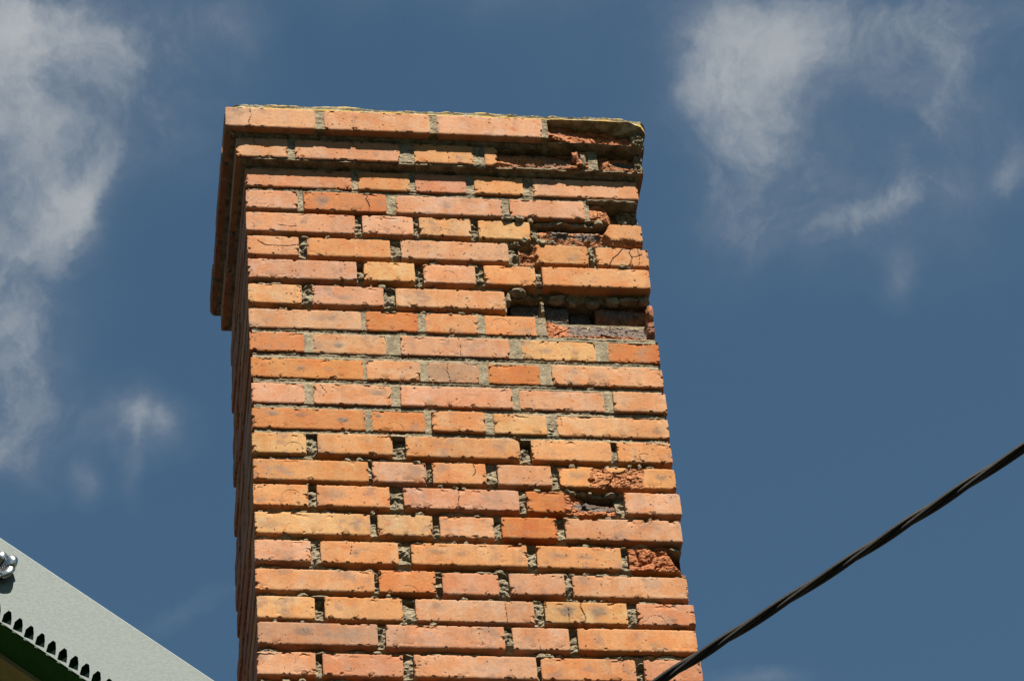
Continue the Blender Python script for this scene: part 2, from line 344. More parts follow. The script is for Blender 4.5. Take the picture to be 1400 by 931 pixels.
def box_brick(wd, ht, dep, res, seed, front=None, grooves=(), rings=(0.0016, 0.014, 0.05), wob=1.0, mat=None):
    """a brick as one closed mesh, its outer face (-Y) a fine relief; origin at the centre of the outer face"""
    nx, nz = max(4, int(round(wd / res))), max(4, int(round(ht / res)))
    u = np.linspace(-wd / 2, wd / 2, nx + 1); v = np.linspace(-ht / 2, ht / 2, nz + 1)
    U, V = np.meshgrid(u, v, indexing='ij')
    dl, dr, db, dt = U + wd / 2, wd / 2 - U, V + ht / 2, ht / 2 - V
    def inset(s, k):      # irregular arris
        n = fbm(s / 0.011, k * 7.3 + seed, 0.0, 3, seed); c = sstep(0.22, 0.62, fbm(s / 0.022, k * 3.1 + seed * 1.7, 0, 2, seed + 5))
        n2_ = vnoise(s / 0.0035, k * 5.1 + seed, 0, seed + 6)
        c = sstep(0.36, 0.52, fbm(s / 0.013, k * 3.1 + seed * 1.7, 0, 3, seed + 5))
        return wob * (0.0005 + 0.0005 * n + 0.0005 * n2_ + 0.0050 * c)
    e = 0.0034
    il, ir, ib, it = inset(V, 1), inset(V, 2), inset(U, 3), inset(U, 4)
    cr = 0.0016 * wob * (1 + 1.4 * vnoise(seed * 1.3, 2.2, 0, seed))
    corner = lambda a, b_: cr * np.exp(-b_ / 0.005)
    U2 = U + (il + corner(dl, np.minimum(db, dt))) * np.exp(-dl / e) - (ir + corner(dr, np.minimum(db, dt))) * np.exp(-dr / e)
    V2 = V + (ib + corner(db, np.minimum(dl, dr))) * np.exp(-db / e) - (it + corner(dt, np.minimum(dl, dr))) * np.exp(-dt / e)
    dm = np.minimum(np.minimum(dl, dr), np.minimum(db, dt))
    chipn = fbm(U / 0.018, V / 0.018, seed * 0.7, 3, seed + 9)
    chip = sstep(0.24, 0.36, chipn) * np.exp(-dm / 0.005) * wob * (1.25 if seed % 3 else .7)
    Y = 0.0011 * np.exp(-dm / 0.0016) + chip * 0.006 + 0.00045 * fbm(U / 0.03, V / 0.03, seed, 3, seed + 3) + 0.00022 * fbm(U / 0.006, V / 0.006, seed, 2, seed + 4)
    frac = chip * 1.3 + 0.25 * np.exp(-dm / 0.002)
    burn = np.zeros_like(U); dirt = np.zeros_like(U)
    if front:
        dy, f2, b2 = front(U, V, seed)
        Y = Y + dy; frac = np.maximum(frac, f2); burn = np.maximum(burn, b2)
    for g in grooves:     # ('ring', cx, cz, r) or ('line', [(x, z), ...])
        if g[0] == 'ring':
            d = np.abs(np.hypot(U - g[1], V - g[2]) - g[3])
            if len(g) > 4: d = np.where((V - g[2]) * g[4] > -0.004, d, 1.0)
            d = np.where(np.cos(np.arctan2(V - g[2], U - g[1]) - 1.6 - 0.9 * math.sin(seed)) + 0.35 * vnoise(U / 0.02, V / 0.02, 0, seed) > 0.15, d, 1.0); wdt, dp = 0.0009, 0.0008
            d = d + 0.0007 * vnoise(U / 0.004, V / 0.004, 0, seed + 21)
        else:
            d = np.full_like(U, 1.0); pts = g[1]
            for (x0, z0), (x1, z1) in zip(pts[:-1], pts[1:]):
                L2 = (x1 - x0) ** 2 + (z1 - z0) ** 2
                tt = np.clip(((U - x0) * (x1 - x0) + (V - z0) * (z1 - z0)) / L2, 0, 1)
                d = np.minimum(d, np.hypot(U - x0 - tt * (x1 - x0) + 0.0010 * vnoise(V / 0.004, U / 0.01, 0, seed + 3), V - z0 - tt * (z1 - z0) + 0.001 * vnoise(U / 0.005, V / 0.01, 0, seed + 8)))
            wdt, dp = (g[2] if len(g) > 2 else 0.0013) * 0.62, 0.003
        k = np.exp(-(d / wdt) ** 2)
        Y = Y + dp * k; dirt = np.maximum(dirt, (0.40 if g[0] == 'ring' else 0.85) * np.exp(-(d / (wdt * 0.8)) ** 2))
    vs = np.stack([U2, Y, V2], -1).reshape(-1, 3)
    at = {'frac': list(frac.ravel()), 'burn': list(burn.ravel()), 'dirt': list(dirt.ravel())}
    vs = list(map(tuple, vs)); faces = []
    s = nz + 1
    for i in range(nx):
        for j in range(nz):
            faces.append((i * s + j, (i + 1) * s + j, (i + 1) * s + j + 1, i * s + j + 1))
    loop = [i * s for i in range(nx + 1)] + [nx * s + j for j in range(1, nz + 1)] + [i * s + nz for i in range(nx - 1, -1, -1)] + [j for j in range(nz - 1, 0, -1)]
    prev = loop
    nomU, nomV = U.ravel()[loop], V.ravel()[loop]
    yb = Y.ravel()[loop]; fb = frac.ravel()[loop]; bb = burn.ravel()[loop]
    for ri, dd in enumerate(list(rings) + [dep]):
        last = ri == len(rings)
        rough = 0.0009 * wob * fbm(nomU / 0.012, nomV / 0.012, dd * 60 + seed, 3, seed + 31) - 0.0004
        yy = np.maximum(np.full_like(nomU, dd), yb + 0.002 * (ri + 1)) if not last else np.full_like(nomU, dep)
        px = nomU * (1 + 2 * rough / wd); pz = nomV * (1 + 2 * rough / ht)
        k0 = len(vs); vs += list(zip(px, yy, pz)); nxt = list(range(k0, k0 + len(loop)))
        at['frac'] += list(np.clip(fb * (0.8 if ri == 0 else 0.25) + 0.1, 0, 1)); at['burn'] += list(bb * (0.7 if ri == 0 else 0.2)); at['dirt'] += [0.0] * len(loop)
        n = len(loop)
        for a in range(n):
            b_ = (a + 1) % n
            faces.append((prev[a], nxt[a], nxt[b_], prev[b_]))
        prev = nxt
    faces.append(tuple(prev[::-1]))
    return mesh('brick', vs, faces, mat or M_BRICK, at)

def smudge(spots):
    """blue-grey burn marks: (x, z, rx, rz, strength)"""
    def f(U, V, seed):
        b_ = np.zeros_like(U)
        for (x, z, rx, rz, s_) in spots:
            r = np.hypot((U - x) / rx, (V - z) / rz) + 0.35 * fbm(U / 0.012, V / 0.012, seed, 3, seed + 40)
            b_ = np.maximum(b_, s_ * sstep(1.15, 0.15, r))
        return np.zeros_like(U), np.zeros_like(U), b_
    return f

def shards(U, V, cell, seed):
    """flat tilted facets, one per random cell: how fired clay breaks"""
    gx, gz = U / cell + 50, V / cell + 50
    ix, iz = np.floor(gx).astype(np.int64), np.floor(gz).astype(np.int64)
    best = np.full(U.shape, 9.0); val = np.zeros(U.shape)
    for a in (-1, 0, 1):
        for b_ in (-1, 0, 1):
            cx, cz = ix + a, iz + b_
            px = cx + .5 + .48 * _h(cx, cz, cx * 0, seed); pz = cz + .5 + .48 * _h(cx, cz, cx * 0, seed + 1)
            d = np.hypot(gx - px, gz - pz)
            hh = _h(cx, cz, cx * 0, seed + 2) + .9 * _h(cx, cz, cx * 0, seed + 3) * (gx - px) + .9 * _h(cx, cz, cx * 0, seed + 4) * (gz - pz)
            m_ = d < best; best = np.where(m_, d, best); val = np.where(m_, hh, val)
    return val

def rugged(U, V, seed, amp=0.0048, cell=0.024):
    w1 = .003 * vnoise(U / .005, V / .005, 0, seed + 5)
    a = shards(U + w1, V * 1.25 + w1, cell, seed) * .55 + shards(U - w1, V * 1.2, cell * .36, seed + 9) * .28
    return amp * (a + 0.35 * fbm(U / cell, V / cell, seed * 0.3, 4, seed + 60, 0.6) + .18 * vnoise(U / .0026, V / .0026, 0, seed + 70))

def broken(fn):
    """fn(U, V, seed) -> recess, mask (0 = untouched face), burn; the fracture gets its own roughness"""
    def f(U, V, seed):
        rec, mk, bn = fn(U, V, seed)
        return rec * mk + mk * rugged(U, V, seed), np.clip(mk * 1.3, 0, 1), bn
    return f

def comb_front(*fs):
    def f(U, V, seed):
        a, b_, c = 0, 0, 0
        for q in fs:
            x, y, z = q(U, V, seed); a = a + x; b_ = np.maximum(b_, y); c = np.maximum(c, z)
        return a, b_, c
    return f

# courses of the front, millimetres from the left corner: (left, right, tint)
ROWS = {
 1: (-5, [(-1, 251, 'R'), (264, 388, 'O'), (400, 522, 'R'), (541, 658, 'O'), (681, 934, 'P')]),
 2: (-80, [(-1, 121, 'P'), (134, 329, 'T'), (351, 604, 'P'), (621, 799, 'P'), (808, 934, 'O')]),
 3: (-154, [(-2, 253, 'P'), (269, 389, 'P'), (402, 525, 'Y'), (542, 665, 'Y'), (682, 931, 'O')]),
 4: (-232, [(0, 120, 'P'), (138, 332, 'O'), (356, 608, 'P'), (632, 795, 'O'), (814, 939, 'O')]),
 5: (-308, [(0, 251, 'P'), (266, 385, 'Y'), (405, 526, 'P'), (546, 666, 'O'), (681, 934, 'O')]),
 6: (-388, [(-1, 122, 'Y'), (146, 310, 'P'), (337, 590, 'P')]),
 7: (-468, [(-1, 255, 'P'), (265, 385, 'S'), (400, 523, 'O'), (538, 656, 'O'), (676, 932, 'S')]),
 8: (-543, [(-1, 123, 'T'), (141, 310, 'P'), (340, 590, 'P'), (615, 790, 'Y'), (815, 935, 'S')]),
 9: (-622, [(1, 254, 'T'), (260, 383, 'P'), (397, 517, 'G'), (535, 655, 'S'), (680, 935, 'P')]),
 10: (-700, [(1, 120, 'P'), (138, 313, 'P'), (333, 586, 'P'), (601, 794, 'P'), (814, 935, 'P')]),
 11: (-776, [(0, 253, 'T'), (266, 386, 'T'), (399, 520, 'O'), (538, 658, 'Y'), (680, 934, 'P')]),
 12: (-850, [(-1, 119, 'Y'), (143, 309, 'O'), (338, 592, 'O'), (618, 797, 'O'), (810, 933, 'O')]),
 13: (-928, [(0, 253, 'O'), (261, 380, 'P'), (393, 512, 'O'), (537, 657, 'P'), (674, 934, 'O')]),
 14: (-1003, [(-1, 119, 'O'), (137, 296, 'O'), (326, 580, 'P'), (596, 795, 'S'), (813, 938, 'P')]),
 15: (-1082, [(1, 251, 'Y'), (266, 386, 'Y'), (401, 520, 'P'), (536, 658, 'S'), (675, 932, 'P')]),
 16: (-1162, [(-1, 120, 'P'), (140, 308, 'O'), (335, 587, 'O'), (607, 792, 'O'), (808, 934, 'S')]),
 17: (-1242, [(-1, 253, 'P'), (262, 384, 'T'), (398, 520, 'R'), (542, 662, 'P'), (679, 930, 'P')]),
 18: (-1318, [(1, 124, 'Y'), (144, 310, 'O'), (337, 591, 'P'), (613, 791, 'Y'), (812, 937, 'R')]),
 19: (-1390, [(1, 254, 'G'), (270, 523, 'P'), (539, 661, 'P'), (678, 934, 'O')]),
 20: (-1471, [(-2, 121, 'P'), (135, 304, 'R'), (326, 585, 'P'), (594, 796, 'O'), (813, 937, 'R')]),
}
alt = [('S', 'O', 'P', 'O', 'P'), ('P', 'O', 'O', 'P', 'R')]
for r in range(21, 29):
    z = int(round(-(r - 1) * PITCH * 1000))
    if r % 2: xs = [(0, 252), (266, 386), (400, 521), (537, 658), (677, 934)]
    else: xs = [(0, 121), (137, 305), (330, 585), (602, 796), (812, 935)]
    ROWS[r] = (z, [(a, b_, alt[r % 2][(i + r) % 5]) for i, (a, b_) in enumerate(xs)])

LP = [335, 336, 336, 338, 338, 339, 340, 341, 343, 344, 344, 344, 346, 346, 348, 348, 349, 351, 352, 351]
def mm(row, px):      # place along the wall, in metres, of a mark noted on the photograph
    l = LP[row - 1]; r_ = 872 + (row - 1) * 4.62
    return (px - l) / (r_ - l) * W_
# burn marks (course, x, dz mm, rx mm, rz mm, strength) and marks pressed or cracked into the face
SPOTS = [(2, 440, 4, 24, 14, .55), (2, 609, 0, 14, 14, .55), (4, 577, 10, 26, 12, .30), (4, 785, -8, 22, 14, .35), (6, 466, -6, 34, 12, .45), (7, 440, 6, 40, 14, .40), (8, 462, -4, 16, 13, .75), (8, 505, -4, 12, 9, .35),
         (8, 747, 0, 20, 12, .50), (8, 788, -4, 14, 12, .50), (9, 411, 0, 16, 12, .70), (9, 450, -2, 14, 9, .40), (9, 600, 0, 60, 26, .28), (9, 820, 0, 34, 14, .35), (10, 515, 10, 30, 14, .60), (11, 374, 12, 18, 9, .55),
         (11, 411, 12, 17, 9, .55), (11, 468, 0, 16, 11, .85), (11, 518, 16, 11, 7, .75), (11, 902, -6, 16, 16, .50), (13, 790, 4, 26, 16, .50), (13, 908, 4, 16, 14, .55), (14, 452, 4, 40, 26, .45), (14, 678, 0, 30, 26, .33),
         (15, 370, -6, 40, 18, .38), (15, 486, 0, 14, 22, .30), (16, 486, 0, 14, 8, .55), (16, 596, 6, 26, 10, .50), (16, 630, 2, 20, 12, .52), (16, 765, 4, 30, 12, .50), (16, 800, 2, 26, 12, .50), (17, 895, 6, 28, 22, .35),
         (18, 598, 8, 22, 16, .30), (18, 775, 4, 26, 22, .85), (18, 818, 6, 28, 20, .70), (19, 415, 6, 26, 16, .62), (19, 475, 0, 60, 20, .30), (19, 545, 0, 30, 28, .30), (19, 895, -10, 20, 12, .38), (20, 735, 0, 10, 10, .2)]
RINGS = [(5, 532, 30, 22), (5, 611, -12, 20), (3, 607, -30, 22), (7, 684, 0, 21), (11, 538, -24, 20), (11, 712, 18, 17), (12, 400, -18, 20), (12, 882, -26, 21), (14, 397, -6, 20), (16, 402, 26, 18), (17, 557, -30, 18),
         (18, 897, -24, 20), (6, 372, 26, 16), (20, 388, 8, 22)]
LINES = [(2, [(501, 30), (499, 10), (503, -12), (502, -32)], .0016), (4, [(856, 32), (848, 12), (839, -6), (832, -32)], .0017), (4, [(866, 32), (862, 14), (865, -4), (861, -32)], .0016), (4, [(880, 10), (871, 2), (864, 0)], .0012),
         (4, [(874, 30), (876, 4), (874, -30)], .0012), (14, [(626, 32), (627, 6), (625, -14), (626, -32)], .0012), (18, [(796, 32), (794, 14), (797, 2), (800, -14), (798, -32)], .0020), (18, [(777, 10), (777, -32)], .0010),
         (13, [(647, 30), (650, 6), (646, -8)], .0009), (9, [(613, 30), (611, 4), (615, -30)], .0010), (18, [(690, 30), (692, -30)], .0009), (10, [(438, 26), (446, 4), (441, -10)], .0010), (19, [(736, -4), (737, -30)], .0010),
         (1, [(590, 20), (588, -8)], .0007), (8, [(626, 28), (629, 0), (628, -26)], .0009), (3, [(378, -10), (395, -14), (404, -12)], .0008), (4, [(352, 14), (362, 0), (392, -2), (405, 4)], .0012), (16, [(480, 24), (478, -8)], .0008)]

def br_row3(U, V, s):   # whole left part of the stretcher spalled, two burnt ovals
    mk = sstep(0.022, 0.010, U - 0.030 + 0.012 * vnoise(V / 0.02, 1, 0, s))
    bump_ = 0.010 * np.abs(V / 0.03)
    rec = 0.012 + bump_ * 0.9 + 0.018 * sstep(0.008, 0.032, V)
    b1 = sstep(1.1, 0.6, np.hypot((U + 0.070) / 0.034, (V - 0.000) / 0.013)) ; b2 = sstep(1.1, 0.6, np.hypot((U + 0.008) / 0.038, (V + 0.002) / 0.015))
    low = sstep(-0.012, -0.028, V + 0.006 * vnoise(U / 0.02, 0, 0, s)) * sstep(0.03, 0.06, U)
    return rec * mk + 0.010 * low, np.maximum(mk, low), np.maximum(b1, b2) * mk
def br_row4(U, V, s):
    mk = sstep(-0.036, -0.044, U + 0.004 * vnoise(V / 0.012, 1, 0, s))
    notch = np.exp(-((U + 0.063) / 0.010) ** 2) * sstep(0.0, 0.02, V)
    return 0.006 + 0.045 * notch + 0.006 * sstep(0, .02, np.abs(V)), mk, np.zeros_like(U)
def br_row7(U, V, s):   # sheared sloping surface, burnt core
    t_ = (V + 0.03) / 0.06
    prof = sstep(-0.128, -0.06, U) * 0.6 + 0.4
    rec = 0.004 + 0.024 * np.clip(t_, 0, 1) ** 1.1 * prof + 0.006 * sstep(0.07, 0.12, U)
    edge = 0.008 * fbm(U / 0.02, V / 0.02, 0, 3, s)
    bn = sstep(-0.024, -0.012, V + edge - 0.010 * np.exp(-((U - 0.02) / 0.07) ** 2) + 0.010) * sstep(-0.085, -0.06, U) 
    corner_ = sstep(0.106, 0.112, U)
    return rec * (1 - corner_) + corner_ * (0.004 + 0.02 * sstep(0.0, .03, -V)), np.ones_like(U), bn * (1 - 0.6 * corner_)
def br_row14(U, V, s):
    mk = sstep(-0.018, -0.012, U)
    up_ = sstep(0.004, 0.026, V + 0.004 * vnoise(U / 0.02, 0, 0, s)) * sstep(0.02, 0.05, U)
    rec = 0.006 + 0.012 * sstep(-0.02, 0.03, U) * sstep(-0.03, 0.0, V) + 0.022 * up_
    b_ = sstep(1.15, 0.7, np.hypot((U - 0.048) / 0.048, (V + 0.002 + 0.1 * (U - 0.04) * 0.5) / 0.018) + 0.25 * fbm(U / 0.01, V / 0.01, 0, 3, s))
    return rec, mk, b_ * mk
def br_row13(U, V, s):
    mk = sstep(-0.066, -0.060, U - 0.3 * np.maximum(V, 0) + 0.004 * vnoise(V / 0.01, 0, 0, s)) * sstep(0.060, 0.054, U + 0.004 * vnoise(V / 0.01, 3, 0, s))
    isl = sstep(1.05, 0.9, np.hypot((U + 0.002) / 0.024, (V - 0.03) / 0.016))
    return 0.0030 + 0 * U, mk * (1 - isl), np.zeros_like(U)
def br_row16(U, V, s):  # crumbling ochre brick, split in lumps
    c1 = fbm(U / 0.014, V / 0.014, 1.7, 2, s + 3); crack_ = np.exp(-(np.abs(fbm(U / 0.030 + 3, V / 0.030, 0.2, 2, s + 11)) / 0.07) ** 2)
    rec = 0.003 + 0.009 * crack_ + 0.003 * c1 + 0.05 * sstep(0.030, 0.050, U + 0.35 * V) * sstep(-0.028, -0.008, V) + 0.02 * sstep(0.045, 0.055, U)
    return rec, np.ones_like(U) * 0.9, np.zeros_like(U)
def br_row2(U, V, s):
    mk = np.ones_like(U)
    rec = 0.005 + 0.010 * sstep(-0.035, 0.0, U) + 0.026 * sstep(-0.022, 0.004, U) + 0.008 * sstep(-0.005, 0.02, V)
    return rec, mk, 0.35 * sstep(0.0, 0.03, U)
def br_flake(U, V, s):
    n = fbm(U / 0.013, V / 0.009, 4, 4, s); mk = 0.5 * sstep(0.24, 0.30, n) * sstep(-0.06, 0.0, U)
    return -.004 + 0 * U, mk, np.zeros_like(U)
def br_cap(U, V, s):    # face gone, deep ragged recess
    rec = 0.015 + 0.014 * sstep(-0.12, 0.06, U) - 0.012 * sstep(0.0, -0.03, V) * sstep(-0.05, -0.11, U) + 0.010 * sstep(-0.01, 0.02, V)
    return rec, np.ones_like(U), 0.25 * sstep(0.3, 0.6, fbm(U / 0.04, V / 0.04, 1, 3, s) + 0.2)
def br_c1mid(U, V, s):  # stretcher 568..821 mm of the lower corbel: a stub left, a ragged stub right, hollow between
    l_ = sstep(-0.094, -0.100, U + 0.006 * vnoise(V / 0.010, 1, 0, s) - 0.25 * np.minimum(V + 0.005, 0))
    rg = sstep(0.088, 0.098, U + 0.010 * vnoise(V / 0.012, 5, 0, s) - 0.3 * np.minimum(V, 0) * 0) * sstep(-0.026, -0.014, V)
    rg2 = 0.8 * sstep(0.050, 0.075, U) * sstep(-0.014, -0.024, V)
    k = np.clip(l_ + rg + rg2, 0, 1)
    rec = (0.013 + 0.010 * sstep(0.0, 0.03, V)) * (1 - k) + 0.003 * rg
    return rec, np.clip(1 - l_ * 1.0, 0, 1), 0.55 * (1 - k) * sstep(0.0, 0.5, fbm(U / 0.05, V / 0.03, 2, 3, s) + 0.25)
def br_c1r(U, V, s):
    ch = np.exp(-(np.hypot((U + 0.030) / 0.014, (V - 0.004) / 0.018)) ** 2)
    lo = sstep(-0.006, -0.024, V + 0.25 * U) * sstep(-0.05, -0.03, U)
    rec = 0.017 - 0.014 * ch - 0.012 * lo + .008 * sstep(-0.01, 0.02, V)
    bn = sstep(1.1, 0.7, np.hypot((U - 0.005) / 0.034, (V + 0.002) / 0.022)) * (1 - ch)
    return rec, np.ones_like(U), bn
FR = {(3, 4): br_row3, (4, 3): br_row4, (7, 4): br_row7, (14, 3): br_row14, (13, 4): br_row13, (16, 4): br_row16, (2, 4): br_row2}
PROUD = {(5, 4): 5, (5, 3): 2, (15, 3): 3, (17, 3): 3, (12, 1): 2, (14, 4): 2, (15, 4): 3, (1, 0): 0}

SH = 0.0600
rnd = random.Random(11)
def tint(k, amt=0.07):
    c = COLS[k]; f = 1 + rnd.uniform(-amt, amt)
    return (c[0] * f * (1 + rnd.uniform(-.03, .03)), c[1] * f * (1 + rnd.uniform(-.035, .035)), c[2] * f * (1 + rnd.uniform(-.10, .10)), 1.0)

def place_brick(me, loc, rotz, col, tilt=0.0, label=None):
    o = link('brick', me, chimney, loc, rotz, label=label)
    o.color = col
    if tilt: o.rotation_euler = (0, tilt, rotz)
    return o

seed = 100
corner_dep = {}
for r, (zt, bs) in ROWS.items():
    zc = (zt / 1000.0) - SH / 2
    for i, (a, b_, k) in enumerate(bs):
        seed += 1
        wd = (b_ - a) / 1000.0; xc = (a + b_) / 2000.0
        is_str = wd > 0.2
        dep = 0.12 if (is_str or 0.13 < wd) else 0.25
        if i == 0: corner_dep[r] = dep
        if i == len(bs) - 1: corner_dep[(r, 'r')] = dep
        ht = SH + rnd.uniform(-.0015, .0015)
        fs = []
        sp = [(mm(q[0], q[1]) - xc, q[2] / 1000, q[3] / 1000, q[4] / 1000, q[5]) for q in SPOTS if q[0] == r and a / 1000 < mm(r, q[1]) < b_ / 1000]
        if sp: fs.append(smudge(sp))
        if (r, i) in FR: fs.append(broken(FR[(r, i)]))
        if (r, i) in ((10, 4), (9, 4), (11, 2), (10, 2)): fs.append(br_flake)
        gr = [('ring', mm(q[0], q[1]) - xc, q[2] / 1000, q[3] / 1000) for q in RINGS if q[0] == r and a / 1000 < mm(r, q[1]) < b_ / 1000]
        rg = bool(gr)
        gr += [('line', [(mm(r, x) - xc, z / 1000) for x, z in q[1]], q[2]) for q in LINES if q[0] == r and a / 1000 < mm(r, q[1][0][0]) < b_ / 1000]
        res = 0.0013 if rg else (0.0015 if gr else 0.0019 if (r, i) in FR else 0.0025)
        if r > 21: res = 0.006
        me = box_brick(wd, ht, dep, res, seed, comb_front(*fs) if fs else None, gr)
        yj = PROUD.get((r, i), 0) / -1000.0 + rnd.uniform(-.0018, .0012)
        if r in (1, 2): yj = rnd.uniform(-.0008, .0008)
        lab = {(3, 4): 'spalled brick with two blue-grey burnt ovals', (7, 4): 'sheared brick with a burnt grey core', (16, 4): 'crumbling ochre brick split into lumps', (18, 3): 'yellowish brick with blue-grey patches and a crack',
               (4, 4): 'brick with a web of cracks', (14, 3): 'orange brick with its right half broken open'}.get((r, i))
        place_brick(me, (xc, yj, ZO + zc), 0, tint(k), rnd.uniform(-.0035, .0035) * (0.12 / wd) ** .5, lab)

# hollow in the sixth course: burnt back bricks deep behind the lost stretcher
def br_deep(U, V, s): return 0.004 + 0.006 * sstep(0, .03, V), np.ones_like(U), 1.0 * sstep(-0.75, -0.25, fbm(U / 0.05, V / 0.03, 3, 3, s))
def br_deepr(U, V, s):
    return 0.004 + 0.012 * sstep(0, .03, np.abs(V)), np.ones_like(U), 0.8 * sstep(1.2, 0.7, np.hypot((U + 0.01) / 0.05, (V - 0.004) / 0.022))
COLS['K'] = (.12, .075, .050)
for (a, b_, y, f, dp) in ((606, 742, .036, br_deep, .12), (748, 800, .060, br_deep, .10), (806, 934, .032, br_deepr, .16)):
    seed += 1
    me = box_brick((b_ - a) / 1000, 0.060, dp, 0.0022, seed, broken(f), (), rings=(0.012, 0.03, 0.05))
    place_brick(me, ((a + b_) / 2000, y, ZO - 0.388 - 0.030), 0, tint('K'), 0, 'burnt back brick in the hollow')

# the two corbel courses
C1 = [(-23, 100, 'P'), (116, 366, 'P'), (399, 541, 'O'), (568, 821, 'O'), (838, 948, 'O')]
C2 = [(-49, 165, 'P'), (186, 439, 'P'), (455, 710, 'P'), (722, 958, 'S')]
C1F = {3: broken(br_c1mid), 4: broken(br_c1r)}; C2F = {3: broken(br_cap)}
CL1 = {0: [('line', [(-.020, .032), (-.016, .010), (.006, .002), (.03, .004)], .0013)], 2: [('line', [(.010, .01), (.012, -.02)], .0008)]}
CL2 = {0: [('line', [(-.048, .032), (-.046, .004), (-.052, -.018), (-.050, -.032)], .0013)], 1: [('line', [(-.060, .0), (-.058, -.03)], .0008)]}
for cs, off, zb, zt, fd, ld in ((C1, O1, Z1B, Z1T, C1F, CL1), (C2, O2, Z2B, Z2T, C2F, CL2)):
    for i, (a, b_, k) in enumerate(cs):
        seed += 1; wd = (b_ - a) / 1000
        me = box_brick(wd, zt - zb, 0.125 if i else (0.25 if off == O1 else 0.12), 0.0022 if (i in fd or i in ld) else 0.0026, seed, fd.get(i), ld.get(i, ()), wob=0.8)
        place_brick(me, ((a + b_) / 2000, -off + rnd.uniform(-.0008, .0008), ZO + (zb + zt) / 2), 0, tint(k, .04))
# left side bricks of every course, and of the corbels
def side_run(y0, y1, first):
    out = []; y = y0 + 0.012
    pat = [0.25, 0.12, 0.25] if first else [0.12, 0.25, 0.12]
    for L in pat:
        if y >= y1 - 0.03: break
        e = min(y + L, y1)
        if y1 - e < 0.05: e = y1
        out.append((y, e)); y = e + 0.012
    return out
for r, (zt, bs) in ROWS.items():
    zc = zt / 1000 - SH / 2
    for (ya, yb) in side_run(corner_dep[r], D_, corner_dep[r] < 0.2):
        seed += 1
        me = box_brick(yb - ya, SH, 0.11, 0.0065, seed, None, (), rings=(0.006, 0.03))
        place_brick(me, (rnd.uniform(-.0045, .0015), (ya + yb) / 2, ZO + zc + rnd.uniform(-.0012, .0012)), -math.pi / 2, tint(rnd.choice('RTRGSR'), .12))
for off, zb, zt, d0 in ((O1, Z1B, Z1T, .25), (O2, Z2B, Z2T, .12)):
    for (ya, yb) in side_run(-off + d0, D_ + off, d0 < .2):
        seed += 1
        me = box_brick(yb - ya, zt - zb, 0.13, 0.0065, seed, None, (), rings=(0.006, 0.03))
        place_brick(me, (-off + rnd.uniform(-.0012, .0012), (ya + yb) / 2, ZO + (zb + zt) / 2), -math.pi / 2, tint(rnd.choice('RGR'), .1))

# right and back faces: never seen in the photograph, joined
bv, bf = [], []
def add_box(bv, bf, x0, x1, y0, y1, z0, z1):
    k = len(bv)
    bv += [(x0, y0, z0), (x1, y0, z0), (x1, y1, z0), (x0, y1, z0), (x0, y0, z1), (x1, y0, z1), (x1, y1, z1), (x0, y1, z1)]
    bf += [(k, k + 3, k + 2, k + 1), (k + 4, k + 5, k + 6, k + 7), (k, k + 1, k + 5, k + 4), (k + 1, k + 2, k + 6, k + 5), (k + 2, k + 3, k + 7, k + 6), (k + 3, k, k + 4, k + 7)]
levels = [(zt / 1000 - SH, zt / 1000, 0.0, corner_dep[(r, 'r')]if r != 6 else .25) for r, (zt, bs) in ROWS.items()] + [(Z1B, Z1T, O1, .125), (Z2B, Z2T, O2, .125)]
for n, (z0, z1, off, d0) in enumerate(levels):
    for (ya, yb) in side_run(d0 - off + (.0 if n != 5 else 0), D_ + off, d0 < .2):
        j = rnd.uniform(-.002, .002); cut = (.020 if off == O2 else .006 if off == O1 else 0) if ya < .22 else 0; add_box(bv, bf, W_ + off - 0.11, W_ + off + j - cut, ya, yb, z0, z1)
    x = 0.125 if n % 2 else 0.255
    while x < W_ - 0.14:
        e = min(x + (0.25 if n % 2 else 0.12), W_ - 0.13); j = rnd.uniform(-.002, .002)
        add_box(bv, bf, x, e, D_ + off - 0.11, D_ + off + j, z0, z1); x = e + 0.012
me = mesh('brickwork', [(x - W_ / 2, y - D_ / 2, z) for x, y, z in bv], bf, M_BRICK)
o = link('brickwork', me, chimney, (W_ / 2, D_ / 2, ZO), kind='stuff', label='brickwork of the far sides'); o.color = (.40, .17, .09, 1)

# ---- mortar: one sheet wrapped round the four sides, its relief set by the state of each joint
VREC = {1: .006, 2: .008, 3: .013, 4: .012, 5: .014, 6: .013, 7: .0035, 8: .0025, 9: .0025, 10: .003, 11: .004}
BREC = {1: .005, 2: .011, 3: .014, 4: .016, 5: .018, 6: .017, 7: .0035, 8: .0030, 9: .0030, 10: .0035, 11: .0035}
z_lo = -28.6 * PITCH; z_hi = Z2T - 0.002
zs = np.arange(z_lo, z_hi, 0.0033); zs = np.append(zs[zs < z_hi - .001], z_hi)
xf = np.arange(0, 1.0001, 1 / 300.0)           # front
yl = np.linspace(0, 1, 90)                     # left side, back to front
per = []                                       # (side, t)
per += [('f', t_) for t_ in xf] + [('r', t_) for t_ in np.linspace(0, 1, 20)[1:]] + [('b', t_) for t_ in np.linspace(0, 1, 20)[1:]] + [('l', t_) for t_ in yl[1:-1]]
def offz(z): return np.where(z < 0.004, 0.0, np.where(z < 0.079, O1, O2))
TT, ZZ = np.meshgrid(np.arange(len(per)), zs, indexing='ij')
OFF = offz(ZZ)
side = np.array([p_[0] for p_ in per])[TT]; tt = np.array([p_[1] for p_ in per])[TT]
xL, xR, yF, yB = -OFF, W_ + OFF - np.where(OFF > .04, .026, np.where(OFF > .01, .010, 0)), -OFF, D_ + OFF
ins = 0.006
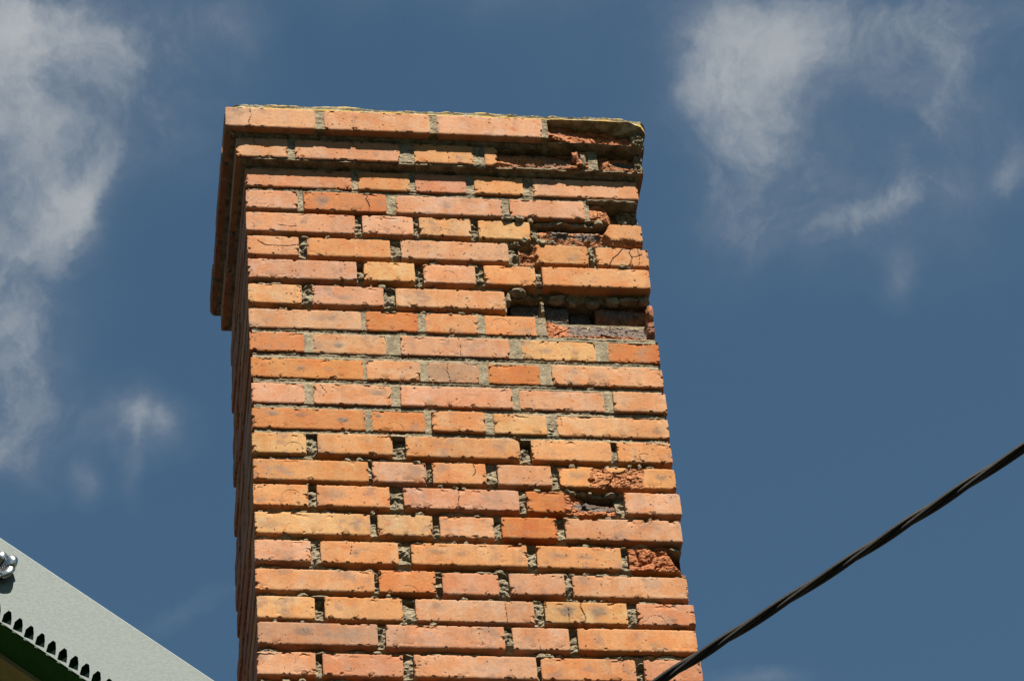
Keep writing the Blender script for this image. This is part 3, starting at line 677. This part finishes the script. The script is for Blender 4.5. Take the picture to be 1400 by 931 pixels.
X = np.where(side == 'f', xL + ins + tt * (xR - xL - 2 * ins), np.where(side == 'r', xR - ins, np.where(side == 'b', xR - ins - tt * (xR - xL - 2 * ins), xL + ins)))
Yp = np.where(side == 'f', yF, np.where(side == 'r', yF + ins + tt * (yB - yF - 2 * ins), np.where(side == 'b', yB - ins, yB - ins - tt * (yB - yF - 2 * ins))))
rec = np.full(X.shape, 0.014)
F = side == 'f'
fn1 = fbm(X / 0.013, ZZ / 0.010, Yp / 0.013, 4, 5, .55); fn2 = fbm(X / 0.035, ZZ / 0.02, Yp / .03, 3, 8); fn3 = fbm(X / 0.0042, ZZ / 0.0036, Yp / .004, 2, 15)
keys = sorted(ROWS.keys())
for r in keys:
    zt, bs = ROWS[r]; top = zt / 1000; bot = top - SH; nxt = ROWS[r + 1][0] / 1000 if r + 1 in ROWS else bot - .02
    inrow = F & (ZZ <= top) & (ZZ > bot); bed = F & (ZZ <= bot) & (ZZ > nxt)
    vr, br = VREC.get(r, .012), BREC.get(r, .015)
    rowrec = (vr - .002) * (1 + (0.75 if vr > .009 else .35) * fn2 * 1.6) + (0.0065 if vr > .009 else .0012) * fn1
    if vr > .009:                                  # the upper part of each open perpend has fallen out
        rowrec = rowrec + 0.012 * sstep(bot + 0.035, top, ZZ + 0.020 * fn2) * (.15 + 1.1 * sstep(-.3, .6, vnoise(X / .05, r * 5.1, 0, 3))) 
    rec = np.where(inrow, rowrec, rec)
    b2 = br * (1 + (0.7 if br > .009 else .3) * fn2 * 1.6) + (0.0060 if br > .009 else .0010) * fn1
    if br > .009:
        ledge = sstep((bot + nxt) / 2 + .001, nxt + .001, ZZ) * np.clip(.55 + 1.1 * vnoise(X / .022, r * 3.7, 0, 77) + .6 * fn1, 0, 1.3)
        b2 = b2 + .004 - .014 * ledge
    if br < .006:                                  # pointed joint with a struck line
        mid = (bot + nxt) / 2; b2 = b2 + 0.0022 * np.exp(-((ZZ - mid - 0.0015 * fbm(X / .05, r * 3.3, 0, 3, 4)) / 0.0022) ** 2) + 0.004 * sstep(bot - .006, bot, ZZ) * (0.6 + fn2)
    rec = np.where(bed, b2, rec)
    for i, (a, b_, k) in enumerate(bs):
        inb = inrow & (X > a / 1000 + .004) & (X < b_ / 1000 - .004)
        deep = .11 if (r, i) in FR and (r, i) not in ((13, 4), (4, 3)) else .022
        rec = np.where(inb, deep, rec)
    if r == 6:
        cav = F & (X > .594) & (ZZ < top + .004) & (ZZ > bot - .002) & ~((np.abs(X - .676 - .003 * fn2) < .0045) & (ZZ < bot + .047))
        rec = np.where(cav, .105, rec)
    if r == 5:
        rec = np.where(bed & (X > .596), .030 + .010 * fn1 + .008 * fn2, rec)
    if r == 7:
        rec = np.where(bed & (X > .68), rec - .0035, rec)
        rec = np.where(F & (ZZ > -0.469) & (ZZ < -0.447) & (X > .594), .040, rec)
for cs, off, zb, zt in ((C1, O1, Z1B, Z1T), (C2, O2, Z2B, Z2T)):
    inrow = F & (ZZ <= zt) & (ZZ > zb)
    rec = np.where(inrow, .003 + .0015 * fn1 + .002 * fn2, rec)
    for i, (a, b_, k) in enumerate(cs):
        dp = .105 if (i == 4 or (i == 3)) else .022
        lim = b_ / 1000 - .004 if i < 4 and not (off == O2 and i == 3) else 2
        rec = np.where(inrow & (X > a / 1000 + .004) & (X < lim), dp, rec)
rec = np.where(F & (ZZ > -0.005) & (ZZ <= Z1B), .004 + .002 * fn1 + .003 * (fn2 > .1), rec)
rec = np.where(F & (ZZ > Z1T) & (ZZ <= .079), .004 + .002 * fn1, rec)
rec = np.where(F & (ZZ > .079) & (ZZ <= Z2B), np.where(X > .72, O2 - O1 + .004 + .003 * fn1, .022), rec)
L_ = side == 'l'
rowpos = np.mod(-ZZ + 0.0, PITCH)
rec = np.where(L_, 0.015 + .004 * fn1 + .003 * fn2, rec)
rec = np.where((side == 'r') | (side == 'b'), .008 + .002 * fn2, rec)
rec = rec + 0.0013 * fn3
rec = np.maximum(rec, 0.0012)
# the ends of the front sheet blend into the sides
VX = X + np.where(L_, rec - ins, 0) + np.where(side == 'r', -rec + ins, 0)
VY = Yp + np.where(F, rec, 0) + np.where(side == 'b', -rec + ins, 0)
NP, NZ = X.shape
idx = np.arange(NP * NZ).reshape(NP, NZ)
verts = np.stack([VX, VY, ZZ], -1).reshape(-1, 3)
i0 = idx; i1 = np.roll(idx, -1, axis=0)
quads = np.stack([i0[:, :-1], i1[:, :-1], i1[:, 1:], i0[:, 1:]], -1).reshape(-1, 4)
me = bpy.data.meshes.new('mortar')
me.from_pydata(verts.tolist(), [], quads.tolist() + [idx[:, -1].tolist()])
me.materials.append(M_MORTAR)
mortar = link('mortar', me, chimney, (0, 0, ZO))

# ---- loose lumps of old mortar standing in the open joints (too many to count)
lv, lf = [], []
ico = None
import bmesh
bm = bmesh.new(); bmesh.ops.create_icosphere(bm, subdivisions=2, radius=1.0)
icv = np.array([v.co[:] for v in bm.verts]); icf = [[v.index for v in f.verts] for f in bm.faces]; bm.free()
def lump(x, y, z, rx, ry, rz, sd_):
    k = len(lv)
    n = fbm(icv[:, 0] * 1.1 + sd_, icv[:, 1] * 1.1, icv[:, 2] * 1.1, 3, sd_ % 97, .7)
    q = np.sign(icv) * np.abs(icv) ** .8 * (1 + 0.75 * n)[:, None] * np.array([rx, ry, rz]) + np.array([x, y, z])
    lv.extend(q.tolist()); lf.extend([[a + k for a in f] for f in icf])
rl = random.Random(3)
for r in keys:
    if r < 3 or 7 <= r <= 10 or r > 22: continue
    zt, bs = ROWS[r]; bot = zt / 1000 - SH; nxt = (ROWS[r + 1][0] / 1000) if r + 1 in ROWS else bot - .017
    x = 0.01
    dens_ = 0.20 if r < 12 else 0.34
    while x < W_ - 0.035:
        wdt = rl.uniform(.006, .020)
        if rl.random() < dens_ * (0.55 + 0.6 * (x / W_)) and not (r in (5, 6) and x > .58):
            h_ = rl.uniform(.0035, .0075)
            lump(x + wdt / 2, rl.uniform(.007, .014) , nxt + h_ * .8, wdt * .6, .008, h_, rl.randrange(9999))
        x += wdt + rl.uniform(.002, .02)
    for (p_, q_) in zip(bs[:-1], bs[1:]):        # perpends
        xa, xb = p_[1] / 1000, q_[0] / 1000
        if rl.random() < .35 and xb - xa > .008 and r % 2:
            zz = bot + rl.uniform(.0, .01)
            while zz < bot + rl.uniform(.012, .035):
                hh = rl.uniform(.005, .010)
                lump((xa + xb) / 2 + rl.uniform(-.002, .002), rl.uniform(.007, .012), zz + hh * .5, (xb - xa) * .5, .008, hh, rl.randrange(9999)); zz += hh * 1.5
for (px, pz, sx, sz, yy) in ((.716, -.384, .026, .011, .030), (.752, -.388, .014, .007, .036), (.80, -.388, .018, .008, .036), (.848, -.384, .020, .009, .030), (.884, -.383, .028, .010, .026), (.918, -.385, .016, .009, .024),
                         (.622, -.384, .024, .008, .010), (.600, -.402, .008, .016, .016), (.760, -.425, .016, .02, .075), (.73, -.405, .012, .010, .06),
                         (.69, -.226, .012, .009, .004), (.65, -.222, .012, .007, .002), (.715, -.218, .014, .006, .012), (.612, -.148, .02, .008, .003), (.640, -.148, .014, .008, .002), (.83, -.146, .014, .009, .010), (.667, -.150, .01, .007, .01),
                         (.803, -.262, .007, .009, .004), (.803, -.285, .008, .010, .003), (.878, -.302, .02, .006, .004), (.805, .038, .008, .02, -.020)):
    lump(px, yy, pz, sx * .8, .012, sz, rl.randrange(9999))
lmesh = mesh('mortar_crumb', lv, lf, M_MORTAR)
link('mortar_crumb', lmesh, chimney, (0, 0, ZO), kind='stuff', label='loose lumps of old mortar in the open joints')

# lumps of clay left in the broken places, same body as the bricks
lv, lf = [], []
for (px, yy, pz, sx, sy, sz) in ((.926, .012, -.444, .008, .02, .024), (.787, -.020, .048, .009, .010, .016), (.797, -.020, .028, .011, .010, .012), (.862, -.010, .030, .010, .010, .012)):
    lump(px, yy, pz, sx, sy, sz, rl.randrange(9999))
fm = mesh('clay_fragment', lv, lf, M_BRICK, {'frac': [1.0] * len(lv), 'burn': [0.0] * len(lv), 'dirt': [0.0] * len(lv)})
o = link('clay_fragment', fm, chimney, (0, 0, ZO), kind='stuff', label='ragged fragments of broken brick'); o.color = (.45, .18, .08, 1)

# ---- mortar cap with lichen, an opening for the flue in the middle
prof = [(0.000, 0.000), (0.001, .007), (-.001, .014), (.003, .0205), (.010, .0245), (.04, .032), (.09, .040), (.15, .048), (.185, .050), (.187, .030), (.187, -.06)]
cx0, cx1, cy0, cy1 = -O2 + .004, W_ + O2 - .020, -O2 + .002, D_ + O2 - .004
loop = []
def seg(a, b_, n): return [(a[0] + (b_[0] - a[0]) * i / n, a[1] + (b_[1] - a[1]) * i / n) for i in range(n)]
crn = [(cx0, cy0), (cx1, cy0), (cx1, cy1), (cx0, cy1)]
for i in range(4): loop += seg(crn[i], crn[(i + 1) % 4], (340, 60, 80, 120)[i])
ccx, ccy = (cx0 + cx1) / 2, (cy0 + cy1) / 2; hx, hy = (cx1 - cx0) / 2, (cy1 - cy0) / 2
cv, cf = [], []
for j, (ins_, hz) in enumerate(prof):
    for (x, y) in loop:
        sx = (x - ccx) / hx; sy = (y - ccy) / hy
        # round the plan corners a little
        rc = max(0, abs(sx) - .975) * max(0, abs(sy) - .95)
        px = ccx + (hx - ins_ * (hx / hy if ins_ > .05 else 1.0) - rc * 12) * sx; py = ccy + (hy - ins_) * sy
        nn = float(fbm(px / .02, py / .02, hz / .02, 3, 44)); n2 = float(vnoise(px / .11, py / .11, 0, 2))
        q = .0026 if 0 < j < 9 else .0012
        end = 1 - .80 * float(sstep(.050, .0, px - cx0)) if j else 1
        drop = -.011 * float(sstep(cx1 - .11, cx1 + .01, px)) if 0 < j < 9 else -.020 * float(sstep(cx1 - .05, cx1, px)) if j == 0 else 0
        right_thick = 0
        cv.append((px, py - nn * q - (.002 if px > .73 and j < 5 else 0), Z2T + (.0005 if j == 0 else 0) + max(0, hz) * (.72 + .25 * n2) * end + nn * q * (1 if j else .4) + drop if hz >= 0 else Z2T + hz))
nl = len(loop)
for j in range(len(prof) - 1):
    for i in range(nl):
        a = j * nl + i; b_ = j * nl + (i + 1) % nl
        cf.append((a, b_, b_ + nl, a + nl))
# underside ring closing back to the masonry
k0 = len(cv)
for (x, y) in loop:
    sx = (x - ccx) / hx; sy = (y - ccy) / hy
    n_ = float(fbm(x / .02, y / .02, 3, 3, 9))
    cv.append((ccx + (hx - .14) * sx, ccy + (hy - .09) * sy, Z2T - .004 + .003 * n_))
for i in range(nl): cf.append((k0 + i, k0 + (i + 1) % nl, (i + 1) % nl, i))
cm = mesh('mortar_cap', cv, cf, M_LICHEN)
link('mortar_cap', cm, chimney, (0, 0, ZO), label='thin mortar cap covered in yellow and white lichen')

# torn mortar bed shelves left sticking out over the hollows at the right of the corbels, and the lumpy corner
def shelf(x0, x1, y0, y1, zc_, th, sd_, zslope=0.0):
    n = max(6, int((x1 - x0) / .0035)); ny = 10; v_, f_ = [], []
    for i in range(n + 1):
        x = x0 + (x1 - x0) * i / n
        for j in range(2 * ny):
            a = 2 * math.pi * j / (2 * ny)
            ca, sa = math.cos(a), math.sin(a)
            yy = (y0 + y1) / 2 - ca * (y1 - y0) / 2; zz = zc_ + sa * th / 2
            e = min(1, (i + .4) / 2.0, (n - i + .4) / 2.0) ** .5
            nn = float(fbm(x / .016, yy / .012, zz / .008, 4, sd_)); n3 = float(vnoise(x / .05, 1.0, 0, sd_ + 4))
            fr = max(0, ca)
            v_.append((x, (y0 + y1) / 2 - ca * (y1 - y0) / 2 * (1 + .0) + fr * (.003 * nn + .004 * n3), zc_ + sa * th / 2 * e * (1 + .5 * nn) * (abs(sa) ** -.45 if abs(sa) > .05 else 1) + .0015 * n3 + zslope * (x - x0)))
    m_ = 2 * ny
    for i in range(n):
        for j in range(m_):
            a = i * m_ + j; b_ = i * m_ + (j + 1) % m_
            f_.append((a, a + m_, b_ + m_, b_))
    f_.append(tuple(range(m_))); f_.append(tuple(range(n * m_, n * m_ + m_))[::-1])
    return v_, f_
for args in ((.722, .950, -O1 - .016, .05, .0800, .0085, 21, -.004), (.600, .925, -.006, .05, .0035, .011, 22, 0), (.806, .925, -.001, .05, -.0745, .009, 23, 0), (.690, .934, .001, .05, -.5355, .009, 24, 0)):
    v_, f_ = shelf(*args); link('mortar_shelf', mesh('mortar_shelf', v_, f_, M_MORTAR), chimney, (0, 0, ZO), label='thin mortar bed left jutting over a hollow')
lv, lf = [], []
def mblock(x0, x1, y0, dep, z0, z1, sd_, amp=.008):
    me_ = box_brick(x1 - x0, z1 - z0, dep, .0022, sd_, lambda U, V, q: (.004 + rugged(U, V, q, amp, .02), np.zeros_like(U), np.zeros_like(U)), (), (.01, .03), 2.6, M_MORTAR)
    link('mortar_lump', me_, chimney, ((x0 + x1) / 2, y0, ZO + (z0 + z1) / 2), label='rough mortar filling at the broken right corner')
mblock(.926, .958, -.034, .12, .086, .148, 901, .010)
mblock(.930, .951, -.018, .12, .012, .072, 902, .008)
mblock(.880, .931, .028, .10, -.140, -.080, 903, .010)
mblock(.815, .838, -.0225, .05, .012, .071, 904, .003)
# ------------------------------------------------------------------ neighbouring gable roof, lower left
GY = -2.0
house = thing('gable_roof', 'roof edge with pale grey toothed metal flashing over green trim and beige boards', 'roof', (-1.8, -1.0, 4.0))
XT, ZT_ = -0.521, -2.917 + ZO; SL = -(3.165 - 2.917) / (0.521 - 0.225)
def zl(x): return ZT_ + SL * (x - XT)
PC = 0.01545; d0 = 0.111
NA, NB, NC, ND, NE, NF = (0, .0343), (.013, .0295), (.0138, .0166), (.0130, .006), (.0093, .006), (.0026, .019)
gv, gf = [], []
def gp(x, d, y=GY): gv.append((x, y, zl(x) - d)); return len(gv) - 1
ncell = 170; xs0 = XT + 0.0028 - .0115 - PC * 80
for c in range(ncell):
    x0 = xs0 + c * PC
    def q(pt): return gp(x0 + pt[0], d0 + pt[1])
    TL, T9, T13, TR = gp(x0, 0), gp(x0 + .0093, 0), gp(x0 + .0130, 0), gp(x0 + PC, 0)
    A, B, C_, D2, E_, F_ = [q(p_) for p_ in (NA, NB, NC, ND, NE, NF)]
    A1 = gp(x0, d0 + .0362); A2 = gp(x0 + PC, d0 + .0362); AR = gp(x0 + PC, d0 + NA[1]); R_ = gp(x0 + PC, d0 + NC[1])
    gf += [(TL, A, F_, E_, T9), (T9, E_, D2, T13), (T13, D2, C_, R_, TR), (C_, B, AR, R_), (A, A1, A2, B), (B, A2, AR)]
    # the punched tab folded back inside each notch
    tA, tB, tC = gp(x0 + .0012, d0 + .0325, GY + .009), gp(x0 + .0126, d0 + .0270, GY + .009), gp(x0 + .0134, d0 + .0160, GY + .0015)
    gf.append((tA, tB, tC))
xe = xs0 + ncell * PC
me = mesh('verge_flashing', gv, gf, M_SHEET)
fl = link('verge_flashing', me, house, (0, 0, 0), label='pale grey metal flashing strip with a row of punched teeth')
bmw = bmesh.new(); bmw.from_mesh(me); bmesh.ops.remove_doubles(bmw, verts=bmw.verts, dist=1e-5); bmw.to_mesh(me); bmw.free()
md = fl.modifiers.new('thickness', 'SOLIDIFY'); md.thickness = 0.0012; md.offset = 1.0
def slab(name, mat, x0, x1, dtop, dbot, y0, y1, label=None):
    v_ = [];
    for x in (x0, x1):
        for (y, d) in ((y0, dbot), (y1, dbot), (y1, dtop), (y0, dtop)): v_.append((x, y, zl(x) - d))
    f_ = [(0, 1, 5, 4), (1, 2, 6, 5), (2, 3, 7, 6), (3, 0, 4, 7), (3, 2, 1, 0), (4, 5, 6, 7)]
    return link(name, mesh(name, v_, f_, mat), house, (0, 0, 0), label=label)
link('hem', mesh('hem', [(xs0, GY - .0013, zl(xs0)), (xe, GY - .0013, zl(xe)), (xe, GY + .0004, zl(xe) + .0036), (xs0, GY + .0004, zl(xs0) + .0036), (xs0, GY + .003, zl(xs0)), (xe, GY + .003, zl(xe))], [(0, 1, 2, 3), (3, 2, 5, 4), (0, 4, 5, 1), (0, 3, 4), (1, 5, 2)], M_SHEET), house, (0, 0, 0), label='rim folded back along the top of the flashing')
slab('green_trim', M_GREEN, xs0, xe, .02, .1475, GY + .016, GY + .064, 'green enamelled trim board under the flashing')
slab('green_trim', M_GREEN, xs0, xe, .1462, .1484, GY + .0016, GY + .0155, 'green lip closing the gap behind the teeth')
slab('soffit_board', M_BEIGE, xs0, xe, .130, .156, GY + .064, GY + .110, 'narrow beige soffit board')
slab('soffit_board', M_BEIGE, xs0, xe, .120, .1475, GY + .1125, GY + .165)
slab('soffit_board', M_BEIGE, xs0, xe, .120, .150, GY + .1675, GY + .26)
slab('roof_sheet', M_ROOF, xs0, xe, .001, .010, GY + .001, -.75)
# the mirrored slope beyond the apex, the gable wall
ax, az = xs0, zl(xs0)
v_ = [(ax, GY, az), (ax, -.75, az), (ax - 2.4, -.75, az + 2.4 * SL), (ax - 2.4, GY, az + 2.4 * SL)]
v_ += [(x, y, z - .15) for x, y, z in v_]
link('roof_sheet', mesh('roof_sheet', v_, [(0, 1, 2, 3), (7, 6, 5, 4), (0, 3, 7, 4), (1, 5, 6, 2), (3, 2, 6, 7), (0, 4, 5, 1)], M_ROOF), house, (0, 0, 0))
wx0, wx1 = ax - 2.1, xe - .3
v_ = []
for y in (GY + .26, -.80):
    v_ += [(wx0, y, 0), (wx1, y, 0), (wx1, y, zl(wx1) - .145), (ax, y, az - .145), (wx0, y, az + 2.1 * SL - .145)]
link('wall', mesh('wall', v_, [(0, 1, 2, 3, 4), (9, 8, 7, 6, 5), (0, 5, 6, 1), (1, 6, 7, 2), (2, 7, 8, 3), (3, 8, 9, 4), (4, 9, 5, 0)], M_BEIGE), house, (0, 0, 0))

# crumpled steel rosette at the left edge, a pleated end of sheet folded outwards
rx_, rz_ = -0.5255, -2.9735 + ZO
pv, pf = [], []
rr = random.Random(4)
for i, (deg, rmax, wd_, lift) in enumerate(((8, .031, 19, .015), (62, .027, 20, .007), (112, .029, 20, .013), (165, .028, 20, .010), (218, .029, 22, .014), (268, .026, 20, .009), (318, .030, 24, .013))):
    k0 = len(pv); nu, nv = 6, 6
    for u_ in range(nu + 1):
        for v_i in range(nv + 1):
            fr, fa = u_ / nu, v_i / nv * 2 - 1
            rad_ = .006 + (rmax - .006) * fr * (1 - .16 * fa * fa)
            an = math.radians(deg + wd_ * fa * 1.38 * (.62 + .38 * fr) + 6 * fr)
            yy = -.75 * lift * math.sin(min(1, fr * 1.15) * math.pi * .62) - .0045 * fr * (1 - abs(fa)) + .002 * math.sin(7 * fr + i)
            pv.append((rx_ + rad_ * math.cos(an), GY - .002 + yy, rz_ + rad_ * math.sin(an) * 1.03))
    for u_ in range(nu):
        for v_i in range(nv):
            a = k0 + u_ * (nv + 1) + v_i
            pf.append((a, a + 1, a + nv + 2, a + nv + 1))
wv = [(rx_ + .021 * math.cos(t_ * math.pi / 12), GY - yy, rz_ + .021 * math.sin(t_ * math.pi / 12)) for yy in (.0013, .004) for t_ in range(24)]
wf = [tuple(range(24, 48))[::-1]] + [(t_, (t_ + 1) % 24, (t_ + 1) % 24 + 24, t_ + 24) for t_ in range(24)]
link('washer', mesh('washer', wv, wf, M_CABLE), house, (0, 0, 0), label='dark rubber washer under the steel rosette')
ro = link('metal_rosette', mesh('metal_rosette', pv, pf, M_SHINY, smooth=True), house, (0, 0, 0), label='curled shiny steel petals of a fixing on the flashing')
md = ro.modifiers.new('thickness', 'SOLIDIFY'); md.thickness = 0.001

# ------------------------------------------------------------------ twisted service cable
CA = Vector((0.5075, -1.5, -2.7445 + ZO)); CB = Vector((1.0733, -1.8, -2.5008 + ZO))
ct = (CB - CA).normalized(); L0 = (CB - CA).length
side_v = ct.cross(Vector((0, 0, 1))).normalized(); up_v = side_v.cross(ct).normalized()
cable = thing('twisted_cable', 'black twisted overhead cable rising to the right in front of the chimney', 'cable', tuple(CA))
def cpos(s_):                                     # slight sag
    return CA + ct * s_ + up_v * (0.002 * ((s_ - L0 / 2) / (L0 / 2)) ** 2 - .002) if -.5 < s_ < L0 + .5 else CA + ct * s_ + up_v * (0.002 * ((s_ - L0 / 2) / (L0 / 2)) ** 2 - .002)
S0, S1, LAY = -1.3, 3.2, 0.33
for k in range(3):
    vv, ff = [], []; n = 520; m_ = 10
    for i in range(n + 1):
        s_ = S0 + (S1 - S0) * i / n; c = cpos(s_)
        ph = 2 * math.pi * (s_ / LAY + k / 3.0) + 0.5 * math.sin(s_ * 5.0) + .25 * math.sin(s_ * 13.0)
        rad = .0042 * (1 + .06 * math.sin(s_ * 13 + k))
        cc = c + side_v * (rad * math.cos(ph)) + up_v * (rad * math.sin(ph))
        for j in range(m_):
            a = 2 * math.pi * j / m_
            p_ = cc + side_v * (.0046 * math.cos(a)) + up_v * (.0046 * math.sin(a))
            vv.append(tuple(p_ - CA))
    for i in range(n):
        for j in range(m_):
            a = i * m_ + j; b_ = i * m_ + (j + 1) % m_
            ff.append((a, a + m_, b_ + m_, b_))
    ff.append(tuple(range(m_))[::-1]); ff.append(tuple(range(n * m_, n * m_ + m_)))
    me = mesh('strand', vv, ff, M_CABLE, smooth=True)
    o = bpy.data.objects.new('strand', me); COL.objects.link(o); o.parent = cable; o.location = (0, 0, 0)

# ------------------------------------------------------------------ the house that carries the chimney, below the frame, and the ground
hs = thing('house', 'house with a low dark sheet roof that the brick chimney stands on', 'house', (0.5, 3.0, 0))
rz = ZO - 2.62
v_ = [(-4, -.72, rz - .25), (6, -.72, rz - .25), (6, 3.4, rz + 1.75), (-4, 3.4, rz + 1.75), (6, 7.5, rz - .25), (-4, 7.5, rz - .25)]
v_ += [(x, y, z - .14) for x, y, z in v_]
link('roof', mesh('roof', v_, [(0, 1, 2, 3), (3, 2, 4, 5), (7, 6, 9, 8), (8, 9, 11, 10), (0, 6, 7, 1), (5, 4, 10, 11), (1, 7, 8, 2), (2, 8, 10, 4), (0, 3, 9, 6), (3, 5, 11, 9)], M_ROOF), hs, (0, 0, 0))
v_ = []
for x in (-3.7, 5.7): v_ += [(x, -.35, 0), (x, 7.1, 0), (x, 7.1, rz - .22), (x, 3.4, rz + 1.58), (x, -.35, rz - .22)]
link('wall', mesh('wall', v_, [(0, 4, 3, 2, 1), (5, 6, 7, 8, 9), (0, 1, 6, 5), (0, 5, 9, 4), (1, 2, 7, 6), (4, 9, 8, 3), (3, 8, 7, 2)], M_PLASTER), hs, (0, 0, 0))
g = mesh('ground', [(-1500, -1500, 0), (1500, -1500, 0), (1500, 1500, 0), (-1500, 1500, 0)], [(0, 1, 2, 3)], M_GROUND)
link('ground', g, None, (0, 0, -0.01), kind='structure')
